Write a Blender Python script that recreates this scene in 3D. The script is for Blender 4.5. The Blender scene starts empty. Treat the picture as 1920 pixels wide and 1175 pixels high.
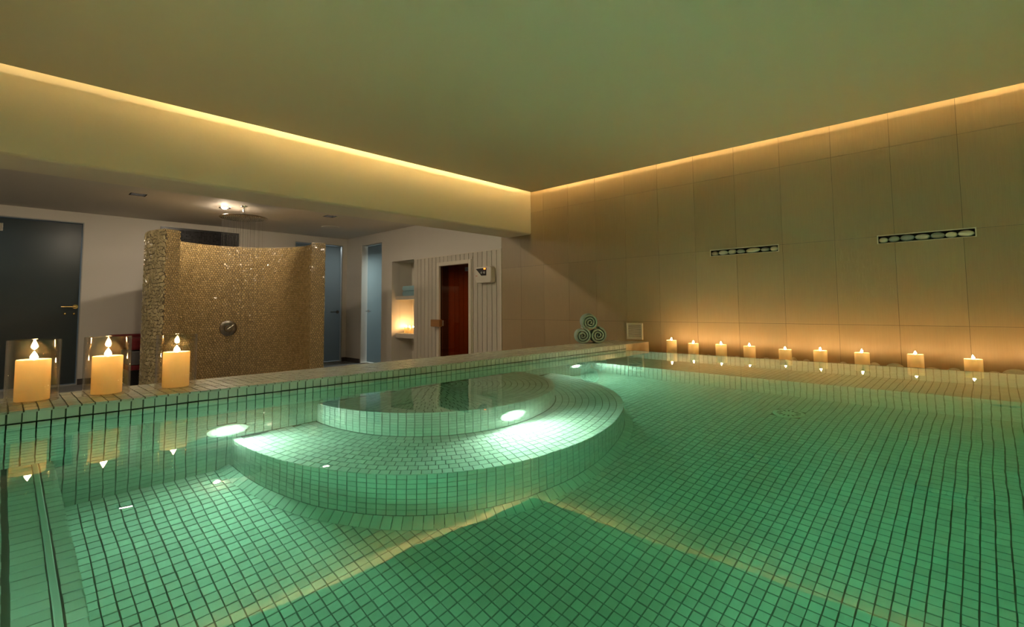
import bpy, math, random
from mathutils import Vector, Matrix
random.seed(7)
PI = math.pi
S = bpy.context.scene
COL = S.collection

# ------------------------------------------------------------------ camera, world, exposure
R_ = Vector((0.72006678, 0.6938647, -0.00745722))
U_ = Vector((0.05034125, -0.0415178, 0.99786874))
F_ = Vector((-0.69207629, 0.71890754, 0.06482561))
CAM = Vector((3.6864, -4.1417, 0.0))
FPX, PX, PY = 931.413, 960.0, 516.09
cd = bpy.data.cameras.new('camera')
cam = bpy.data.objects.new('camera', cd)
COL.objects.link(cam)
cam.matrix_world = Matrix(((R_.x, U_.x, -F_.x, CAM.x), (R_.y, U_.y, -F_.y, CAM.y), (R_.z, U_.z, -F_.z, CAM.z), (0, 0, 0, 1)))
cd.sensor_width = 36.0
cd.sensor_fit = 'HORIZONTAL'
cd.lens = FPX / 1920 * 36
cd.shift_x = 0.0
cd.shift_y = -(587.5 - PY) / 1920
cd.clip_start = 0.02
S.camera = cam
w = bpy.data.worlds.new('world')
S.world = w
w.use_nodes = True
w.node_tree.nodes['Background'].inputs[0].default_value = (0.02, 0.018, 0.015, 1)
w.node_tree.nodes['Background'].inputs[1].default_value = 0.3
S.view_settings.view_transform = 'Standard'
S.view_settings.look = 'None'
S.view_settings.exposure = 0.0
S.view_settings.gamma = 1.0
S.view_settings.use_curve_mapping = False
cy = S.cycles
cy.max_bounces = 12
cy.diffuse_bounces = 6
cy.glossy_bounces = 6
cy.transmission_bounces = 10
cy.transparent_max_bounces = 24
cy.sample_clamp_indirect = 40.0
cy.sample_clamp_direct = 0.0
cy.use_denoising = True
cy.blur_glossy = 0.5

# light levels (radiance of the lamps' own surfaces)
L_STRIP, L_FLAME, L_LED, L_DOWN = 108.0, 500.0, 480.0, 1750.0
C_STRIP, C_FLAME, C_LED, C_DOWN = (1.0, .69, .32), (1.0, .58, .23), (1.0, 1.0, .88), (1.0, .83, .62)

# ------------------------------------------------------------------ materials
def mat(name, col=(.5, .5, .5), rough=.5, metal=0., spec=.5, vary=0., bump=0., bscale=40., bstretch=(1, 1, 1), noise=0., nscale=5., nstretch=(1, 1, 1), col2=None, island=False, sss=0., emit=None, coat=0.):
    m = bpy.data.materials.new(name)
    m.use_nodes = True
    nt = m.node_tree
    N, L = nt.nodes, nt.links
    b = N['Principled BSDF']
    b.inputs['Base Color'].default_value = (*col, 1)
    b.inputs['Roughness'].default_value = rough
    b.inputs['Metallic'].default_value = metal
    b.inputs['Specular IOR Level'].default_value = spec
    b.inputs['Coat Weight'].default_value = coat
    last = None
    tc = N.new('ShaderNodeTexCoord')
    if noise:
        mp = N.new('ShaderNodeMapping')
        mp.inputs['Scale'].default_value = nstretch
        L.new(tc.outputs['Object'], mp.inputs[0])
        n = N.new('ShaderNodeTexNoise')
        n.inputs['Scale'].default_value = nscale
        n.inputs['Detail'].default_value = 4
        L.new(mp.outputs[0], n.inputs['Vector'])
        mx = N.new('ShaderNodeMix')
        mx.data_type = 'RGBA'
        mx.inputs['A'].default_value = (*col, 1)
        c2 = col2 or tuple(c * (1 - noise) for c in col)
        mx.inputs['B'].default_value = (*c2, 1)
        L.new(n.outputs['Fac'], mx.inputs['Factor'])
        last = mx.outputs['Result']
    if vary:
        hs = N.new('ShaderNodeHueSaturation')
        if last is not None:
            L.new(last, hs.inputs['Color'])
        else:
            hs.inputs['Color'].default_value = (*col, 1)
        oi = N.new('ShaderNodeObjectInfo')
        src = oi.outputs['Random']
        if island:
            ge = N.new('ShaderNodeNewGeometry')
            ad = N.new('ShaderNodeMath')
            ad.operation = 'ADD'
            L.new(oi.outputs['Random'], ad.inputs[0])
            L.new(ge.outputs['Random Per Island'], ad.inputs[1])
            fr = N.new('ShaderNodeMath')
            fr.operation = 'FRACT'
            L.new(ad.outputs[0], fr.inputs[0])
            src = fr.outputs[0]
        mr = N.new('ShaderNodeMapRange')
        mr.inputs['To Min'].default_value = 1 - vary
        mr.inputs['To Max'].default_value = 1 + vary
        L.new(src, mr.inputs['Value'])
        L.new(mr.outputs[0], hs.inputs['Value'])
        last = hs.outputs[0]
    if last is not None:
        L.new(last, b.inputs['Base Color'])
    if bump:
        mp = N.new('ShaderNodeMapping')
        mp.inputs['Scale'].default_value = bstretch
        L.new(tc.outputs['Object'], mp.inputs[0])
        n = N.new('ShaderNodeTexNoise')
        n.inputs['Scale'].default_value = bscale
        n.inputs['Detail'].default_value = 3
        L.new(mp.outputs[0], n.inputs['Vector'])
        bp = N.new('ShaderNodeBump')
        bp.inputs['Strength'].default_value = bump
        bp.inputs['Distance'].default_value = .01
        L.new(n.outputs['Fac'], bp.inputs['Height'])
        L.new(bp.outputs[0], b.inputs['Normal'])
    if sss:
        b.inputs['Subsurface Weight'].default_value = 1.0
        b.inputs['Subsurface Radius'].default_value = (1.0, .55, .25)
        b.inputs['Subsurface Scale'].default_value = sss
    if emit:
        b.inputs['Emission Color'].default_value = (*emit[0], 1)
        b.inputs['Emission Strength'].default_value = emit[1]
    return m

def emitter(name, col, strength):
    m = bpy.data.materials.new(name)
    m.use_nodes = True
    nt = m.node_tree
    nt.nodes.clear()
    e = nt.nodes.new('ShaderNodeEmission')
    e.inputs[0].default_value = (*col, 1)
    e.inputs[1].default_value = strength
    o = nt.nodes.new('ShaderNodeOutputMaterial')
    nt.links.new(e.outputs[0], o.inputs[0])
    return m

def schlick(N, L, f0):
    lw = N.new('ShaderNodeLayerWeight')
    lw.inputs[0].default_value = .5
    pw = N.new('ShaderNodeMath')
    pw.operation = 'POWER'
    pw.inputs[1].default_value = 4.5
    L.new(lw.outputs['Facing'], pw.inputs[0])
    mr = N.new('ShaderNodeMapRange')
    mr.inputs['To Min'].default_value = f0
    mr.inputs['To Max'].default_value = .9
    L.new(pw.outputs[0], mr.inputs['Value'])
    return mr.outputs[0]

def waxen(name, col):
    m = bpy.data.materials.new(name)
    m.use_nodes = True
    nt = m.node_tree
    N, L = nt.nodes, nt.links
    N.clear()
    o = N.new('ShaderNodeOutputMaterial')
    t = N.new('ShaderNodeBsdfTranslucent')
    t.inputs[0].default_value = (.86, .74, .50, 1)
    d = N.new('ShaderNodeBsdfDiffuse')
    d.inputs[0].default_value = (*col, 1)
    m1 = N.new('ShaderNodeMixShader')
    m1.inputs[0].default_value = .45
    L.new(d.outputs[0], m1.inputs[1])
    L.new(t.outputs[0], m1.inputs[2])
    g = N.new('ShaderNodeBsdfGlossy')
    g.inputs['Roughness'].default_value = .35
    mx = N.new('ShaderNodeMixShader')
    mx.inputs[0].default_value = .035
    L.new(m1.outputs[0], mx.inputs[1])
    L.new(g.outputs[0], mx.inputs[2])
    L.new(mx.outputs[0], o.inputs[0])
    return m

def thin_glass(name, tint=(.98, .98, .97), ior=1.5, rough=0.02):
    m = bpy.data.materials.new(name)
    m.use_nodes = True
    nt = m.node_tree
    N, L = nt.nodes, nt.links
    N.clear()
    o = N.new('ShaderNodeOutputMaterial')
    t = N.new('ShaderNodeBsdfTransparent')
    t.inputs[0].default_value = (*tint, 1)
    g = N.new('ShaderNodeBsdfGlossy')
    g.inputs['Roughness'].default_value = rough
    f = schlick(N, L, ((ior - 1) / (ior + 1)) ** 2)
    mx = N.new('ShaderNodeMixShader')
    L.new(f, mx.inputs[0])
    L.new(t.outputs[0], mx.inputs[1])
    L.new(g.outputs[0], mx.inputs[2])
    L.new(mx.outputs[0], o.inputs[0])
    return m

def frosted(name, col, rough=.35, trans=.6):
    m = bpy.data.materials.new(name)
    m.use_nodes = True
    nt = m.node_tree
    N, L = nt.nodes, nt.links
    N.clear()
    o = N.new('ShaderNodeOutputMaterial')
    t = N.new('ShaderNodeBsdfTranslucent')
    t.inputs[0].default_value = (*col, 1)
    d = N.new('ShaderNodeBsdfDiffuse')
    d.inputs[0].default_value = (*[c * .35 for c in col], 1)
    m1 = N.new('ShaderNodeMixShader')
    m1.inputs[0].default_value = trans
    L.new(d.outputs[0], m1.inputs[1])
    L.new(t.outputs[0], m1.inputs[2])
    g = N.new('ShaderNodeBsdfGlossy')
    g.inputs['Roughness'].default_value = rough
    f = schlick(N, L, .035)
    mx = N.new('ShaderNodeMixShader')
    L.new(f, mx.inputs[0])
    L.new(m1.outputs[0], mx.inputs[1])
    L.new(g.outputs[0], mx.inputs[2])
    L.new(mx.outputs[0], o.inputs[0])
    return m

M = dict(
    ceil=mat('ceiling_paint', (.62, .55, .37), .7, bump=.05, bscale=60),
    cove=mat('cove_white', (.85, .82, .74), .7),
    beam=mat('beam_paint', (.66, .61, .47), .6, bump=.05, bscale=60),
    white=mat('white_wall_paint', (.60, .56, .50), .7, bump=.05, bscale=80),
    backfloor=mat('dark_floor', (.30, .30, .29), .35, noise=.3, nscale=6),
    skirt=mat('dark_skirting', (.06, .05, .045), .5),
    grout=mat('pool_grout', (.11, .12, .09), .8),
    tile=mat('pool_mosaic', (.60, .62, .56), .22, vary=.09, island=True, noise=.12, nscale=30),
    wettile=mat('submerged_mosaic', (.60, .62, .56), .5, vary=.09, island=True, noise=.12, nscale=30, spec=.08),
    wallgrout=mat('wall_grout', (.10, .08, .055), .9),
    walltile=mat('wall_tile', (.39, .29, .165), .38, vary=.07, noise=.22, nscale=9, nstretch=(24, 24, .6), bump=.25, bscale=14, bstretch=(26, 26, .5)),
    pebmos=mat('shower_mosaic', (.31, .22, .095), .20, vary=.16, island=True, spec=.8),
    peblit=mat('lit_outer_mosaic', (.44, .36, .19), .16, vary=.22, island=True, spec=.9),  # outer stones lightened in colour to stand in for stronger lamp light
    pebgrout=mat('shower_grout', (.10, .075, .04), .8),
    wax=waxen('candle_wax', (.82, .75, .56)),
    wick=mat('wick', (.03, .02, .015), .9),
    flame=emitter('flame', C_FLAME, L_FLAME),
    strip=emitter('led_strip', C_STRIP, L_STRIP),
    stripdim=emitter('led_strip_dim', C_STRIP, L_STRIP * .42),
    stripbright=emitter('led_strip_bright', C_STRIP, L_STRIP * 1.25),
    flamebig=emitter('flame_large', C_FLAME, L_FLAME * .85),
    downsoft=emitter('square_lamp', C_DOWN, 80.0),
    baffle=mat('black_baffle', (.002, .002, .002), 1.0, spec=0.),
    fillfar=emitter('pool_fill_far', C_LED, L_LED * .50),
    fillnear=emitter('pool_fill_near', C_LED, L_LED * 2.2),
    led=emitter('pool_led', C_LED, L_LED * 1.3),
    ledsoft=emitter('pool_led_soft', C_LED, L_LED * .92),
    down=emitter('downlight', C_DOWN, L_DOWN),
    glass=thin_glass('clear_glass', (.95, .93, .89), 1.75),
    sglass=thin_glass('smoked_glass', (.50, .34, .24), 1.5, .03),
    frost=frosted('frosted_glass', (.50, .54, .54)),
    frostdark=frosted('dark_frosted_glass', (.20, .25, .25), .25, .6),
    chrome=mat('chrome', (.70, .70, .70), .12, 1.0),
    dchrome=mat('dark_chrome', (.22, .20, .18), .25, 1.0),
    brass=mat('brass', (.85, .58, .22), .2, 1.0),
    plastic=mat('white_plastic', (.62, .57, .48), .35),
    paintwood=mat('white_plank', (.56, .51, .42), .5, vary=.05, noise=.12, nscale=4, nstretch=(12, 12, 1)),
    trimwood=mat('white_trim', (.62, .56, .45), .45),
    cedar=mat('sauna_wood', (.46, .20, .08), .55, vary=.18, noise=.4, nscale=5, nstretch=(14, 14, 1)),
    oak=mat('handle_wood', (.42, .20, .07), .45, noise=.45, nscale=6, nstretch=(1, 18, 26)),
    black=mat('black', (.012, .012, .014), .3),
    blackmos=mat('black_mosaic', (.020, .018, .020), .6, spec=.2, vary=.6, island=True),
    towel=mat('mint_towel', (.42, .58, .54), .95, bump=.9, bscale=220, noise=.15, nscale=30),
    towelb=mat('blue_towel', (.32, .52, .58), .95, bump=.9, bscale=220),
    pebble=mat('white_pebble', (.66, .62, .50), .4, vary=.2, noise=.2, nscale=14, bump=.1, bscale=25),
    pebgrey=mat('grey_pebble', (.34, .37, .33), .45, vary=.15, noise=.25, nscale=14, bump=.1, bscale=25),
    plaster=mat('stained_plaster', (.86, .80, .62), .8, noise=.5, nscale=9, nstretch=(1, 1, 2), col2=(.55, .30, .12), bump=.4, bscale=40),
    red=mat('red_fabric', (.16, .008, .012), .8, bump=.3, bscale=150),
    greyfab=mat('grey_fabric', (.13, .12, .12), .9),
    niche=mat('niche_paint', (.62, .58, .50), .7),
    drain=mat('drain_plastic', (.66, .72, .62), .4),
    display=emitter('red_display', (1.0, .16, .02), 5.0),
    cable=mat('knob_grey', (.35, .36, .35), .4),
    darkroom=mat('dark_room_paint', (.20, .24, .26), .7),
    trimgrey=mat('pool_trim_strip', (.52, .56, .52), .35),
)
# water: refracting surface with a green absorbing body, faint ripple
wm = bpy.data.materials.new('pool_water')
wm.use_nodes = True
N, L = wm.node_tree.nodes, wm.node_tree.links
N.clear()
o = N.new('ShaderNodeOutputMaterial')
g = N.new('ShaderNodeBsdfGlass')
g.inputs['IOR'].default_value = 1.333
g.inputs['Roughness'].default_value = 0.0
tc = N.new('ShaderNodeTexCoord')
n1 = N.new('ShaderNodeTexNoise')
n1.inputs['Scale'].default_value = 3.2
n1.inputs['Detail'].default_value = 1.5
bp = N.new('ShaderNodeBump')
bp.inputs['Strength'].default_value = 1.0
bp.inputs['Distance'].default_value = .0016
L.new(tc.outputs['Object'], n1.inputs['Vector'])
L.new(n1.outputs['Fac'], bp.inputs['Height'])
L.new(bp.outputs[0], g.inputs['Normal'])
L.new(g.outputs[0], o.inputs['Surface'])
va = N.new('ShaderNodeVolumeAbsorption')
va.inputs['Color'].default_value = (.25, .93, .70, 1)
va.inputs['Density'].default_value = .75
vs_ = N.new('ShaderNodeVolumeScatter')      # slight cloudiness of the water
vs_.inputs['Color'].default_value = (.9, 1, .95, 1)
vs_.inputs['Density'].default_value = .045
vs_.inputs['Anisotropy'].default_value = .5
vadd = N.new('ShaderNodeAddShader')
L.new(va.outputs[0], vadd.inputs[0])
L.new(vs_.outputs[0], vadd.inputs[1])
L.new(vadd.outputs[0], o.inputs['Volume'])
M['water'] = wm

# ------------------------------------------------------------------ mesh building
class MB:
    def __init__(s):
        s.v, s.f = [], []
    def add(s, vs, fs):
        k = len(s.v)
        s.v += [tuple(p) for p in vs]
        s.f += [tuple(i + k for i in f) for f in fs]
        return s
    def box(s, x0, x1, y0, y1, z0, z1):
        return s.add([(x0, y0, z0), (x1, y0, z0), (x1, y1, z0), (x0, y1, z0), (x0, y0, z1), (x1, y0, z1), (x1, y1, z1), (x0, y1, z1)],
                     [(3, 2, 1, 0), (4, 5, 6, 7), (0, 1, 5, 4), (1, 2, 6, 5), (2, 3, 7, 6), (3, 0, 4, 7)])
    def tbox(s, c, a, b, n, da, db, h0, h1):   # box on a frame, open underneath
        P = [c + a * (i * da / 2) + b * (j * db / 2) for i, j in ((-1, -1), (1, -1), (1, 1), (-1, 1))]
        return s.add([p + n * h0 for p in P] + [p + n * h1 for p in P], [(4, 5, 6, 7), (0, 1, 5, 4), (1, 2, 6, 5), (2, 3, 7, 6), (3, 0, 4, 7)])
    def lathe(s, prof, n=32, c=(0, 0, 0), ax='z', closed=False):
        vs = []
        for r, z in prof:
            for i in range(n):
                a = 2 * PI * i / n
                p = (r * math.cos(a), r * math.sin(a), z)
                if ax == 'x': p = (z, p[0], p[1])
                if ax == 'y': p = (p[0], z, p[1])
                vs.append((p[0] + c[0], p[1] + c[1], p[2] + c[2]))
        fs = []
        m = len(prof)
        for k in range(m if closed else m - 1):
            for i in range(n):
                j = (i + 1) % n
                k2 = (k + 1) % m
                fs.append((k * n + i, k * n + j, k2 * n + j, k2 * n + i))
        if not closed:
            fs.append(tuple(reversed(range(n))))
            fs.append(tuple(range((m - 1) * n, m * n)))
        return s.add(vs, fs)
    def tube(s, p0, p1, r, n=10, r2=None):
        p0, p1 = Vector(p0), Vector(p1)
        d = (p1 - p0).normalized()
        a = d.orthogonal().normalized()
        b = d.cross(a)
        vs = [p0 + (a * math.cos(2 * PI * i / n) + b * math.sin(2 * PI * i / n)) * r for i in range(n)]
        vs += [p1 + (a * math.cos(2 * PI * i / n) + b * math.sin(2 * PI * i / n)) * (r2 if r2 is not None else r) for i in range(n)]
        return s.add(vs, [(i, (i + 1) % n, n + (i + 1) % n, n + i) for i in range(n)] + [tuple(reversed(range(n))), tuple(range(n, 2 * n))])
    def ellipsoid(s, c, rx, ry, rz, nu=16, nv=10, jit=0., seed=0, twist=0.):
        rnd = random.Random(seed)
        ph = [rnd.uniform(0, 6.28) for _ in range(4)]
        vs = []
        for k in range(nv + 1):
            th = PI * k / nv
            for i in range(nu):
                a = 2 * PI * i / nu
                f = 1 + jit * (math.sin(2 * a + ph[0]) * .5 + math.sin(3 * a + ph[1] + th) * .3 + math.sin(2 * th + ph[2]) * .4)
                x, y, z = rx * f * math.sin(th) * math.cos(a), ry * f * math.sin(th) * math.sin(a), rz * math.cos(th)
                x, z = x * math.cos(twist) - z * math.sin(twist), x * math.sin(twist) + z * math.cos(twist)
                vs.append((c[0] + x, c[1] + y, c[2] + z))
        return s.add(vs, [(k * nu + i, (k + 1) * nu + i, (k + 1) * nu + (i + 1) % nu, k * nu + (i + 1) % nu) for k in range(nv) for i in range(nu)])
    def prism(s, pts, n):    # polygon extruded along n
        n = Vector(n)
        k = len(pts)
        return s.add([Vector(p) for p in pts] + [Vector(p) + n for p in pts], [tuple(reversed(range(k))), tuple(range(k, 2 * k))] + [(i, (i + 1) % k, k + (i + 1) % k, k + i) for i in range(k)])
    def mesh(s, name, m, smooth=False):
        me = bpy.data.meshes.new(name)
        me.from_pydata(s.v, [], s.f)
        me.materials.append(m)
        if smooth:
            for p in me.polygons: p.use_smooth = True
            try: me.set_sharp_from_angle(angle=math.radians(40))
            except Exception: pass
        me.update()
        return me
    def build(s, name, m, parent=None, smooth=False, bevel=0., **kw):
        ob = bpy.data.objects.new(name, s.mesh(name, m, smooth))
        COL.objects.link(ob)
        if bevel:
            bv = ob.modifiers.new('bevel', 'BEVEL')
            bv.width = bevel
            bv.segments = 2
            bv.limit_method = 'ANGLE'
        if parent is not None:
            ob.parent = parent
            ob.matrix_parent_inverse = Matrix.Translation(-parent.location) if parent.type == 'EMPTY' else Matrix()
        for k_, v_ in kw.items(): ob[k_] = v_
        return ob

def struct(name, mb, m, label=None, **kw):
    o_ = mb.build(name, m, kind='structure', **kw)
    if label: o_['label'] = label
    return o_

def empty(name, loc, label, cat, group=None):
    e = bpy.data.objects.new(name, None)
    e.location = loc
    e.empty_display_size = .05
    COL.objects.link(e)
    e['label'] = label
    e['category'] = cat
    if group: e['group'] = group
    return e

def tagged(o_, label, cat, group=None):
    o_['label'] = label
    o_['category'] = cat
    if group: o_['group'] = group
    return o_

def slab_holes(mb, u0, u1, v0, v1, holes, put):
    us = sorted({u0, u1, *[h[0] for h in holes], *[h[1] for h in holes]})
    vs = sorted({v0, v1, *[h[2] for h in holes], *[h[3] for h in holes]})
    us = [a for a in us if u0 <= a <= u1]
    vs = [a for a in vs if v0 <= a <= v1]
    for a, b in zip(us, us[1:]):
        run = None
        for c, d in zip(vs, vs[1:]):
            um, vm = (a + b) / 2, (c + d) / 2
            hit = any(h[0] < um < h[1] and h[2] < vm < h[3] for h in holes)
            if not hit:
                run = (run[0], d) if run else (c, d)
            if hit and run:
                put(a, b, *run); run = None
        if run: put(a, b, *run)

def score(p, n, area):
    d = p - CAM
    z = d.dot(F_)
    if z < .15: return 0
    x = PX + FPX * d.dot(R_) / z
    y = PY - FPX * d.dot(U_) / z
    if not (-40 < x < 1960 and -60 < y < 1330): return 0
    dist = d.length
    c = -(d / dist).dot(n)
    if c <= 0.02: return 0
    return area * c / dist ** 2

def tiles(parent, items, m, hid=None, limit=300, name='mosaic_tile', h=.0045, single=None):
    """items: (centre, a, b, n, da, db). The largest in view become parts, the rest one joined part."""
    sc = []
    for i, (c, a, b, n, da, db) in enumerate(items):
        s_ = score(c, n, da * db)
        if s_ > 0 and hid and hid(c, n): s_ = 0
        sc.append((s_, i))
    sc.sort(key=lambda t: -t[0])
    top = {i for s_, i in sc[:limit] if s_ > 0}
    unit = MB().tbox(Vector((0, 0, 0)), Vector((1, 0, 0)), Vector((0, 1, 0)), Vector((0, 0, 1)), 1, 1, -1, 1).mesh(name, m)
    rest = MB()
    for i, (c, a, b, n, da, db) in enumerate(items):
        hh = h + random.uniform(-.0006, .0006)
        ta, tb = random.gauss(0, .006), random.gauss(0, .006)
        a2 = (a + n * ta).normalized()
        b2 = (b + n * tb).normalized()
        n2 = a2.cross(b2)
        if n2.dot(n) < 0: n2 = -n2
        if i in top:
            ob = bpy.data.objects.new(name, unit)
            COL.objects.link(ob)
            ob.parent = parent
            A, B, C = a2 * da, b2 * db, n2 * hh
            if A.cross(B).dot(C) < 0: A = -A
            ob.matrix_world = Matrix(((A.x, B.x, C.x, c.x), (A.y, B.y, C.y, c.y), (A.z, B.z, C.z, c.z), (0, 0, 0, 1)))
        else:
            rest.tbox(c, a2, b2, n2, da, db, -.001, hh)
    if rest.v:
        rest.build(name + 's', m, parent, kind='stuff')

X, Y, Z = Vector((1, 0, 0)), Vector((0, 1, 0)), Vector((0, 0, 1))
def grid(o_, a, b, n, la, lb, pa, pb, gap=.0036, keep=None, ja=0.):
    out = []
    na, nb = int(round(la / pa)), int(round(lb / pb))
    pa, pb = la / na, lb / nb
    for i in range(na):
        for j in range(nb):
            c = o_ + a * (i + .5) * pa + b * (j + .5) * pb
            if keep and not keep(c): continue
            c = c + a * random.uniform(-.0006, .0006) + b * random.uniform(-.0006, .0006)
            out.append((c, a, b, n, pa - gap - random.uniform(0, .0006), pb - gap - random.uniform(0, .0006)))
    return out

# ------------------------------------------------------------------ dimensions (z = 0 is eye level)
ZW, ZC, ZF, ZBF = -.37, -.32, -1.32, -.88       # water, coping top, pool floor, back room floor
XC = 1.42                                       # pool face of the coping wall
ZL = -.90                                       # perimeter ledge
YE = -.39                                       # overflow edge
YL, YI = -3.99, -.86                            # ledge fronts
CC = Vector((1.42, -2.42, 0))                   # centre of the round steps
R1, R2, Z1, Z2 = .67, 1.03, -.70, -1.02
ZTOP = 1.46
XR, YB = 5.6, -4.75                             # far pool sides, out of view
OVER = .006                                     # water stands this much proud of the overflow lip

# ------------------------------------------------------------------ structure
# right-hand tiled wall (plane y = 0)
TW, TH, TX0, TZ1 = .34, .60, .183, 1.064
NICHES = [(2.015, 2.531, .418, .464), (3.155, 3.637, .416, .464)]
mb = MB()
slab_holes(mb, -.47, 6.05, -1.5, ZTOP + .1, NICHES, lambda a, b, c, d: mb.box(a, b, .004, .30, c, d))
wall_right = struct('wall_right', mb, M['wallgrout'], 'tiled wall of tall beige brown tiles beside the pool')
for nx0, nx1, nz0, nz1 in NICHES:
    pass
i0 = -2
for i in range(i0, 17):
    xa, xb = TX0 + i * TW, TX0 + (i + 1) * TW
    for k in range(-1, 5):
        za, zb = TZ1 - k * TH, TZ1 - (k - 1) * TH
        za2, zb2, xa2, xb2 = za, min(zb, ZTOP), max(xa, -.47), xb
        if zb2 - za2 < .02 or xb2 - xa2 < .02: continue
        t = MB()
        g_ = .0011
        dy = random.uniform(-.0008, .0008)
        hs = [h_ for h_ in NICHES if h_[0] < xb2 and h_[1] > xa2 and h_[2] < zb2 and h_[3] > za2]
        hs = [(a - .001, b + .001, c, d + .01) for a, b, c, d in hs]
        slab_holes(t, xa2 + g_, xb2 - g_, za2 + g_, zb2 - g_, hs, lambda a, b, c, d: t.box(a, b, dy, .012, c, d))
        t.build('wall_tile', M['walltile'], wall_right)
for (a, b, c, d) in NICHES:   # slim pale frames round the stone slots
    t = MB()
    f = .006
    t.box(a - f, b + f, -.003, .05, d, d + f).box(a - f, b + f, -.003, .05, c - f * .6, c)
    t.box(a - f, a, -.003, .05, c, d).box(b, b + f, -.003, .05, c, d)
    t.build('slot_frame', M['trimwood'], wall_right)
    MB().box(a, b, .046, .06, c, d).build('slot_back', M['black'], wall_right)

# beam with coved edge above the coping
pts = [(0, ZTOP), (0, .835), (-.004, .826), (-.012, .821), (-.02, .819), (-.37, .819), (-.37, ZTOP)]
struct('trim_1', MB().prism([(x, -7.2, z) for x, z in pts], (0, 7.2, 0)), M['beam'], 'deep plastered beam between pool room and shower room', smooth=False)
# suspended ceiling over the pool, stopped short of beam and wall to leave the light cove
ceiling = struct('ceiling', MB().box(.13, 5.87, -5.47, -.13, 1.256, 1.267), M['ceil'], 'smooth suspended ceiling over the pool')
struct('ceiling_slab', MB().box(-.37, 7.1, -7.2, .1, ZTOP, ZTOP + .1), M['cove'], 'slab above the light cove')
struct('wall_left', MB().box(.0, 6.1, -5.7, -5.6, -1.5, ZTOP), M['white'], 'white painted wall behind the viewer')
struct('wall_left_1', MB().box(-4.4, 0, -7.3, -7.2, -1.5, ZTOP), M['white'], 'white wall at the far side of the shower room')
struct('wall_front', MB().box(6.0, 6.1, -5.7, .1, -1.5, ZTOP), M['white'], 'beige wall at the near end of the pool room')

# back room: floor, ceiling, walls
struct('floor', MB().box(-4.5, 1.035, -7.2, 0.0, ZBF - .1, ZBF), M['backfloor'], 'dark grey floor of the shower room')
mbc = MB()
slab_holes(mbc, -4.3, -.3, -7.2, .1, [(-2.66, -2.52, -3.24, -3.1), (-2.46, -2.32, -1.27, -1.13), (-2.735, -2.625, -2.395, -2.285)], lambda a, b, c, d: mbc.box(a, b, c, d, 1.19, 1.25))
mbc.box(-4.3, -.3, -7.2, .1, 1.25, 1.30)
struct('ceiling_1', mbc, M['white'], 'lower pale ceiling of the shower room')
D1, D3, D2 = (-5.0, -3.43, ZBF, 1.072), (-.88, -.075, ZBF, 1.077), (-3.74, -3.11, ZBF, 1.045)
mb = MB()
slab_holes(mb, -7.2, .05, ZBF - .1, 1.25, [D1, D3], lambda a, b, c, d: mb.box(-4.40, -4.222, a, b, c, d))
wall_back = struct('wall_back', mb, M['white'], 'white painted back wall of the shower room')
mb = MB()
NX0, NX1 = -2.82, -2.25
slab_holes(mb, -4.222, -.472, ZBF - .1, 1.25, [D2, (NX0, NX1, ZBF, .705), (NX1, -.47, ZBF - .1, .70)], lambda a, b, c, d: mb.box(a, b, 0, .14, c, d))
mb.box(NX1 - .0, NX1 + .03, .002, .14, ZBF, .70)
wall_side = struct('wall_side', mb, M['white'], 'white wall with frosted door and shelf niche')
mb = MB()
mb.box(-4.222, -4.207, -3.43, -.88, ZBF, ZBF + .07)
mb.box(-4.222, -4.207, -.075, 0, ZBF, ZBF + .07)
mb.box(-4.222, -3.74, -.015, 0, ZBF, ZBF + .07)
struct('baseboard_back', mb, M['skirt'], 'low dark skirting along the white walls')

# dark rooms behind the frosted doors, each with its own cool lamp
def side_room(name, x0, x1, y0, y1, open_face, label):
    m_ = MB()
    t = .04
    if open_face != 'x1': m_.box(x1, x1 + t, y0, y1, ZBF, 1.2)
    if open_face != 'x0': m_.box(x0 - t, x0, y0, y1, ZBF, 1.2)
    if open_face != 'y0': m_.box(x0, x1, y0 - t, y0, ZBF, 1.2)
    if open_face != 'y1': m_.box(x0, x1, y1, y1 + t, ZBF, 1.2)
    m_.box(x0, x1, y0, y1, 1.2, 1.24).box(x0, x1, y0, y1, ZBF - .04, ZBF)
    if open_face == 'x1':
        m_.box(x0, x1, y0 - t, y0, ZBF, 1.2)
    return struct(name, m_, M['darkroom'], label)
side_room('wall_steam', -5.6, -4.40, -5.6, -3.2, 'x1', 'dark room behind the wide glass door')
side_room('wall_corridor', -5.6, -4.40, -1.3, .05, 'x1', 'dark room behind the shower')
side_room('wall_closet', -4.2, -2.95, .14, 1.3, 'y0', 'dark room behind the narrow frosted door')
def room_lamp(loc, size, power, col, rot=(0, 0, 0)):
    l = bpy.data.lights.new('room_lamp', 'AREA')
    l.shape = 'DISK'
    l.size = size
    l.energy = power
    l.color = col
    ob = bpy.data.objects.new('room_lamp', l)
    ob.location = loc
    ob.rotation_euler = rot
    COL.objects.link(ob)
room_lamp((-4.40, -3.72, 1.08), .04, 1.2, (.80, .92, 1.0))
room_lamp((-4.9, -4.3, 1.1), .3, 6.0, (.65, .85, .95))
room_lamp((-4.9, -.25, 1.1), .25, 11.0, (.85, .97, 1.0))
room_lamp((-3.65, .7, .9), .25, 30.0, (.82, 1.0, 1.0))

# ------------------------------------------------------------------ pool shell and mosaic
P_ = .034
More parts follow.
